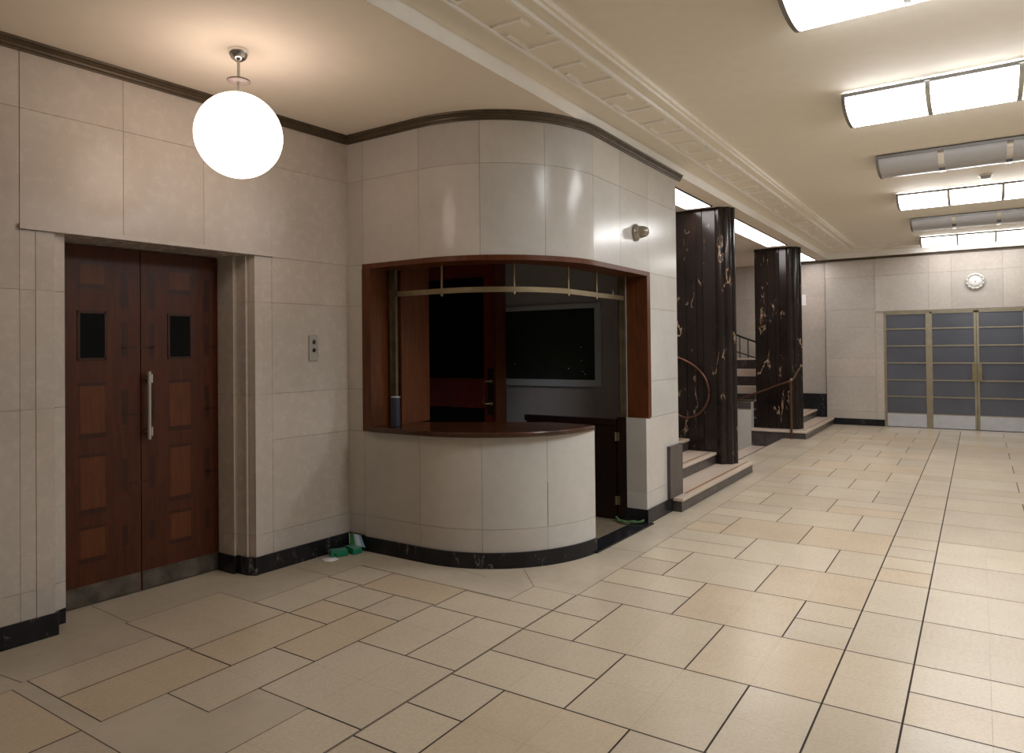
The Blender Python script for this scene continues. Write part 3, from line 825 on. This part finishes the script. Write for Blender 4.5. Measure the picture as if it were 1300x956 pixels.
# looped copper handrail fixed to the near pier
hr = thing('handrail', 'copper handrail bent into a wide loop on the near marble pier', 'handrail', (-3.3, 8.97, 1.1))
Y = 8.985
pts = [(-4.6, Y, 2.12), (-4.0, Y, 1.83), (-3.60, Y, 1.64), (-3.362, Y, 1.53), (-3.23, Y, 1.475), (-3.127, Y, 1.42), (-3.03, Y, 1.345), (-2.955, Y, 1.245), (-2.915, Y, 1.13), (-2.908, Y, 1.03), (-2.94, Y, .92), (-3.005, Y, .82), (-3.09, Y, .755), (-3.19, Y, .725), (-3.28, Y, .735), (-3.351, Y, .775), (-3.5, Y, .87), (-3.9, Y, 1.07)]
def smooth(p, n=5):
    out = []
    P_ = [Vector(p[0])]+[Vector(q) for q in p]+[Vector(p[-1])]
    for i in range(1, len(P_)-2):
        a, b_, c, d = P_[i-1:i+3]
        for k in range(n):
            t = k/n
            out.append(.5*((2*b_)+(c-a)*t+(2*a-5*b_+4*c-d)*t*t+(3*b_-a-3*c+d)*t**3))
    out.append(P_[-2]); return out
m = MB(); m.mat('copper'); m.tube(smooth(pts), .015, 10); m.build('rail', hr)
for x, z in [(-3.30, 1.50), (-3.10, .752)]:
    m = MB(); m.mat('copper'); m.tube([(x, Y, z), (x, 9.04, z)], .010, 8); m.build('bracket', hr)
# sloping copper rail at the far pier
h2 = thing('handrail', 'thin copper rail on a post, sloping down past the pier nearer the far wall', 'handrail', (-2.79, 13.15, 0))
m = MB(); m.mat('copper'); m.tube(smooth([(-2.70, 13.60, 1.289), (-2.735, 13.38, 1.165), (-2.768, 13.15, 1.045), (-3.0, 13.15, .955), (-3.191, 13.15, .875), (-3.428, 13.15, .783), (-3.671, 13.15, .683), (-4.4, 13.15, .36)]), .016, 10); m.build('rail', h2)
m = MB(); m.mat('copper'); m.tube([(-2.79, 13.16, 0.004), (-2.79, 13.16, 1.035)], .022, 12); m.build('post', h2)
m = MB(); m.mat('brass'); m.lathe([(0, .03), (.02, .024), (.028, 0), (.02, -.02), (0, -.026)], (-2.78, 13.155, 1.045), n=16); m.build('post_cap', h2)
m = MB(); m.mat('brass'); m.lathe([(0, .02), (.03, .012), (.034, -.02), (0, -.03)], (-2.70, 13.585, 1.292), n=16); m.build('wall_rose', h2)

# ------------------------------------------------------------------ LIGHTS
def trough(y, lit, label):
    on = thing('ceiling_light', label, 'ceiling light', (0, y, HZ), 'trough lights across the hall ceiling')
    a, d, L0, pw = .335, .135, -.865, .575
    zc = HZ-.028
    def arc(x, sa=1., n=16): return [(x, y-a*sa*math.cos(PI*k/n), zc-d*sa*math.sin(PI*k/n)**.85) for k in range(n+1)]
    t = MB(); t.mat('gunmetal'); t.box(L0+.03, L0+3*pw-.03, y-a*.6, y+a*.6, HZ-.022, HZ-.001); t.box(L0-.012, L0+3*pw+.012, y-a-.008, y-a+.010, HZ-.043, HZ-.012); t.box(L0-.012, L0+3*pw+.012, y+a-.010, y+a+.008, HZ-.043, HZ-.012); [t.box(x-.012, x+.012, y-a, y+a, HZ-.028, HZ-.012) for x in (L0, L0+pw, L0+2*pw, L0+3*pw)]; t.build('tray', on)
    for k in range(3):
        x0, x1 = L0+pw*k+.012, L0+pw*(k+1)-.012
        m = MB(); m.mat(('diff_on' if y < 14 else 'diff_on_soft') if lit else 'diff_off'); m.grid([arc(x0), arc((x0+x1)/2), arc(x1)], True); m.build('diffuser', on)
    for k in range(4):
        x = L0+pw*k; end = k in (0, 3)
        m = MB(); m.mat('gunmetal' if end else ('steel' if lit else 'chrome'))
        hb = .013 if end else (.017 if lit else .027)
        r1, r2 = arc(x-hb, 1.03), arc(x+hb, 1.03); m.grid([r1, r2], True)
        m.face(r1); m.face(list(reversed(r2)))
        m.build('end_cap' if end else 'joint_band', on)
    return on
for k, (lit, lab) in enumerate([
    (1, 'lit trough light on the hall ceiling, largest and nearest, cut by the top edge'), (1, 'lit trough light on the hall ceiling, second from the nearest'),
    (0, 'unlit grey trough light with chrome bands, the nearer of the two unlit'), (1, 'lit trough light on the hall ceiling between the two unlit ones'),
    (0, 'unlit grey trough light with chrome bands, the farther of the two unlit'), (1, 'lit trough light on the hall ceiling closest to the far wall')]):
    trough(4.20+2.23*k, lit, lab)
def panel(y0, y1, joints, label):
    o = thing('ceiling_panel_light', label, 'ceiling light', (-2.97, (y0+y1)/2, LOW), 'flush ceiling panels over the stairs')
    x0, x1 = -3.15, -2.82
    f = MB(); f.mat('frame_dark'); w = .014
    for a, b, c, d in [(x0-w, x1+w, y0-w, y0), (x0-w, x1+w, y1, y1+w), (x0-w, x0, y0, y1), (x1, x1+w, y0, y1)]: f.box(a, b, c, d, LOW-.016, LOW-.0005)
    for j in joints: f.box(x0, x1, j-.004, j+.004, LOW-.012, LOW-.0005)
    f.build('frame', o)
    ys = [y0]+joints+[y1]
    for a, b in zip(ys, ys[1:]): bx('diffuser', 'panel_on', x0+.001, x1-.001, a+.004, b-.004, LOW-.009, LOW-.001, o)
panel(7.2, 8.90, [7.93], 'glowing flush ceiling panel above the stairs beside the ticket office')
panel(9.75, 13.12, [10.9, 12.0], 'long glowing flush ceiling panel between the two marble piers')
panel(14.1, 15.85, [15.0], 'glowing flush ceiling panel beyond the farther marble pier, by the far wall')

# opal globe pendant
GX, GY, GZ, GR = -3.655, 2.60, 2.937, .250
gp = thing('globe_pendant', 'glowing opal globe lamp hanging on a chrome rod before the wooden doors', 'pendant lamp', (GX, GY, LOW))
m = MB(); m.mat('chrome'); m.lathe([(.058, LOW-.001), (.058, LOW-.012), (.054, LOW-.030), (.042, LOW-.052), (.022, LOW-.066), (0, LOW-.070)], (GX, GY, 0), n=32); m.build('ceiling_rose', gp)
m = MB(); m.mat('steel'); m.tube([(GX, GY, LOW-.06), (GX, GY, GZ+GR-.01)], .009, 12); m.build('rod', gp)
m = MB(); m.mat('stain'); m.lathe([(0, 3.270), (.066, 3.268), (.067, 3.262), (.064, 3.258), (0, 3.257)], (GX, GY, 0), n=32); m.build('canopy_disc', gp)
m = MB(); m.mat('globe_on'); m.lathe([(max(.0005, GR*math.sin(PI*k/28)), GZ+GR*math.cos(PI*k/28)) for k in range(29)], (GX, GY, 0), n=48); m.build('globe', gp)

# ------------------------------------------------------------------ SMALL FITTINGS
cb = thing('call_button_plate', 'small nickel plate with two round black call buttons beside the wooden doors', 'button plate', PW(3.823, 1.575, 0))
m = MB(); body(m, PW, 3.782, 3.866, 1.572, 1.775, .012, .0005, mat='nickel'); m.build('plate', cb, bevel=.003)
R_ = Matrix.Rotation(PI/2-.0539, 4, 'Y') 
R_ = Matrix.Rotation(-.0539, 4, 'Z') @ Matrix.Rotation(PI/2, 4, 'Y')
for z in (1.722, 1.656):
    m = MB(); m.mat('black_plastic'); m.lathe([(0, .022), (.012, .021), (.015, .016), (.017, .010)], PW(3.826, z, 0), n=20, mx=R_); m.build('button', cb)
    m = MB(); m.mat('steel'); m.lathe([(.017, .012), (.0175, .016), (.0205, .015), (.021, .010)], PW(3.826, z, 0), n=20, mx=R_); m.build('bezel', cb)
wb = thing('wall_mounted_bell', 'small grey bell-shaped fitting on the curved stone wall near its free end', 'wall bell', (KC, 5.99, 2.70))
RY = Matrix.Rotation(PI/2, 4, 'Y')
m = MB(); m.mat('bell'); m.lathe([(.06, 0), (.078, .006), (.080, .014), (.066, .026), (.056, .05), (.052, .08), (.046, .105), (.032, .122), (.014, .130), (0, .132)], (KC, 5.99, 2.70), n=36, mx=RY); m.build('bell_cup', wb)
m = MB(); m.mat('chrome'); m.lathe([(.057, .040), (.0585, .046), (.0545, .056)], (KC, 5.99, 2.70), n=36, mx=RY); m.build('chrome_ring', wb)
m = MB(); m.mat('gunmetal'); m.lathe([(0, .0), (.05, .0), (.05, .012)], (KC+.0005, 5.99, 2.70), n=30, mx=RY); m.build('back_plate', wb)
sm = thing('smoke_detector', 'small grey smoke detector on the hall ceiling between two trough lights', 'smoke detector', (.10, 10.02, HZ))
m = MB(); m.mat('white_plastic'); m.lathe([(0, HZ-.0005), (.07, HZ-.0005), (.07, HZ-.012), (.06, HZ-.02)], (.10, 10.02, 0), n=28); m.build('base', sm)
m = MB(); m.mat('diff_off'); m.lathe([(.058, HZ-.018), (.055, HZ-.040), (.045, HZ-.052), (0, HZ-.054)], (.10, 10.02, 0), n=28); m.build('sensor_head', sm)

# litter by the corner
def crate(c, ang, L, W, H, label, name='plastic_box'):
    o = thing(name, label, 'box', (c[0], c[1], 0), 'green plastic boxes on the floor')
    mx = Matrix.Translation((c[0], c[1], .0012)) @ Matrix.Rotation(ang, 4, 'Z')
    b = MB(); b.mat('green'); b.box(-L/2, L/2, -W/2, W/2, 0, H*.8, mx); b.build('tray', o, bevel=.006)
    b = MB(); b.mat('green_lid'); b.box(-L/2+.006, L/2-.006, -W/2+.006, W/2-.006, H*.8, H, mx); b.mat('green')
    for q in (-1, 1): b.box(-L/2, L/2, q*W/2-.004 if q > 0 else -W/2, q*W/2 if q > 0 else -W/2+.004, H*.8, H*1.02, mx)
    b.build('lid', o, bevel=.002)
    b = MB(); b.mat('black_plastic'); b.box(-.012, .012, -.002, .001, .015, .032, mx @ Matrix.Translation((-L/2+.03, -W/2, 0))); b.build('slot', o)
    return o
crate((-4.318, 3.965), 1.06, .135, .082, .05, 'shallow green plastic box on the floor beside the white paper')
crate((-4.285, 4.095), -.25, .135, .085, .05, 'shallow green plastic box nearest the corner, under the leaning leaflet')
q = MB(); q.mat('paper')
q.grid([[(-4.40, 3.825, .003), (-4.31, 3.805, .0022), (-4.275, 3.785, .005)], [(-4.395, 3.875, .002), (-4.31, 3.86, .005), (-4.235, 3.835, .0022)], [(-4.39, 3.93, .006), (-4.31, 3.92, .003), (-4.235, 3.90, .004)]], True)
o = q.build('paper_sheet'); s = o.modifiers.new('t', 'SOLIDIFY'); s.thickness = .0008
tag(o, 'small sheet of white paper lying flat on the floor in front of a green box', 'paper')
lf = thing('leaflet', 'leaflet with green, white and blue bands leaning on the skirting in the corner', 'leaflet', (-4.34, 4.15, .04))
A0, B0, C0, D0 = Vector((-4.415, 4.170, .128)), Vector((-4.28, 4.172, .124)), Vector((-4.185, 4.130, .045)), Vector((-4.358, 4.120, .055))
def lp(u, v): 
    return (A0*(1-u)+B0*u)*(1-v)+(D0*(1-u)+C0*u)*v
q = MB()
for u0, u1, mt in [(0, .04, 'card_white'), (.04, .36, 'card_green'), (.36, .48, 'card_blue'), (.48, .80, 'card_white'), (.80, 1., 'card_blue')]:
    q.mat(mt); q.face([lp(u0, 0), lp(u1, 0), lp(u1, 1), lp(u0, 1)])
o = q.build('card', lf); s = o.modifiers.new('t', 'SOLIDIFY'); s.thickness = .001
# strip of green cloth on the threshold
pts = smooth([(-2.90, 6.14, .035), (-2.85, 6.10, .022), (-2.79, 6.07, .020), (-2.73, 6.09, .022), (-2.67, 6.11, .024), (-2.615, 6.15, .032)], 6)
q = MB(); q.mat('rag'); rows = []
for i, p in enumerate(pts):
    hh = .014+.004*math.sin(i*.7); ww = .016+.004*math.cos(i*.9)
    rows.append([p+Vector((0, -ww, -.004)), p+Vector((0, -ww*.4, hh*.7)), p+Vector((0, ww*.5, hh)), p+Vector((0, ww, -.002))])
q.grid(rows, True); o = q.build('cloth_strip'); s = o.modifiers.new('t', 'SOLIDIFY'); s.thickness = .003
tag(o, 'crumpled strip of green cloth on the threshold by the gate', 'cloth')

# ------------------------------------------------------------------ CAMERA, WORLD, COLOUR
cam = bpy.data.cameras.new('camera'); co = bpy.data.objects.new('camera', cam); COL.objects.link(co)
yaw, pit, roll = math.radians(33.4916), math.radians(.6339), math.radians(-.6133)
co.matrix_world = Matrix.Translation((0, 0, 1.65)) @ Matrix.Rotation(yaw, 4, 'Z') @ Matrix.Rotation(PI/2+pit, 4, 'X') @ Matrix.Rotation(roll, 4, 'Z')
cam.sensor_width = 36; cam.sensor_fit = 'HORIZONTAL'; cam.lens = 894.85/1300*36
cam.shift_y = -45/1300; cam.clip_start = .05
SC.camera = co
w = bpy.data.worlds.new('world'); SC.world = w; w.use_nodes = True
w.node_tree.nodes['Background'].inputs['Color'].default_value = (.02, .02, .022, 1)
w.node_tree.nodes['Background'].inputs['Strength'].default_value = .3
vs = SC.view_settings
SC.display_settings.display_device = 'sRGB'
vs.view_transform = 'Standard'; vs.look = 'None'; vs.exposure = 1.14; vs.gamma = 1; vs.use_curve_mapping = False
SC.cycles.use_denoising = True
try: SC.cycles.denoiser = 'OPENIMAGEDENOISE'
except Exception: pass
SC.cycles.max_bounces = 10; SC.cycles.diffuse_bounces = 6; SC.cycles.glossy_bounces = 5
SC.cycles.sample_clamp_indirect = 8
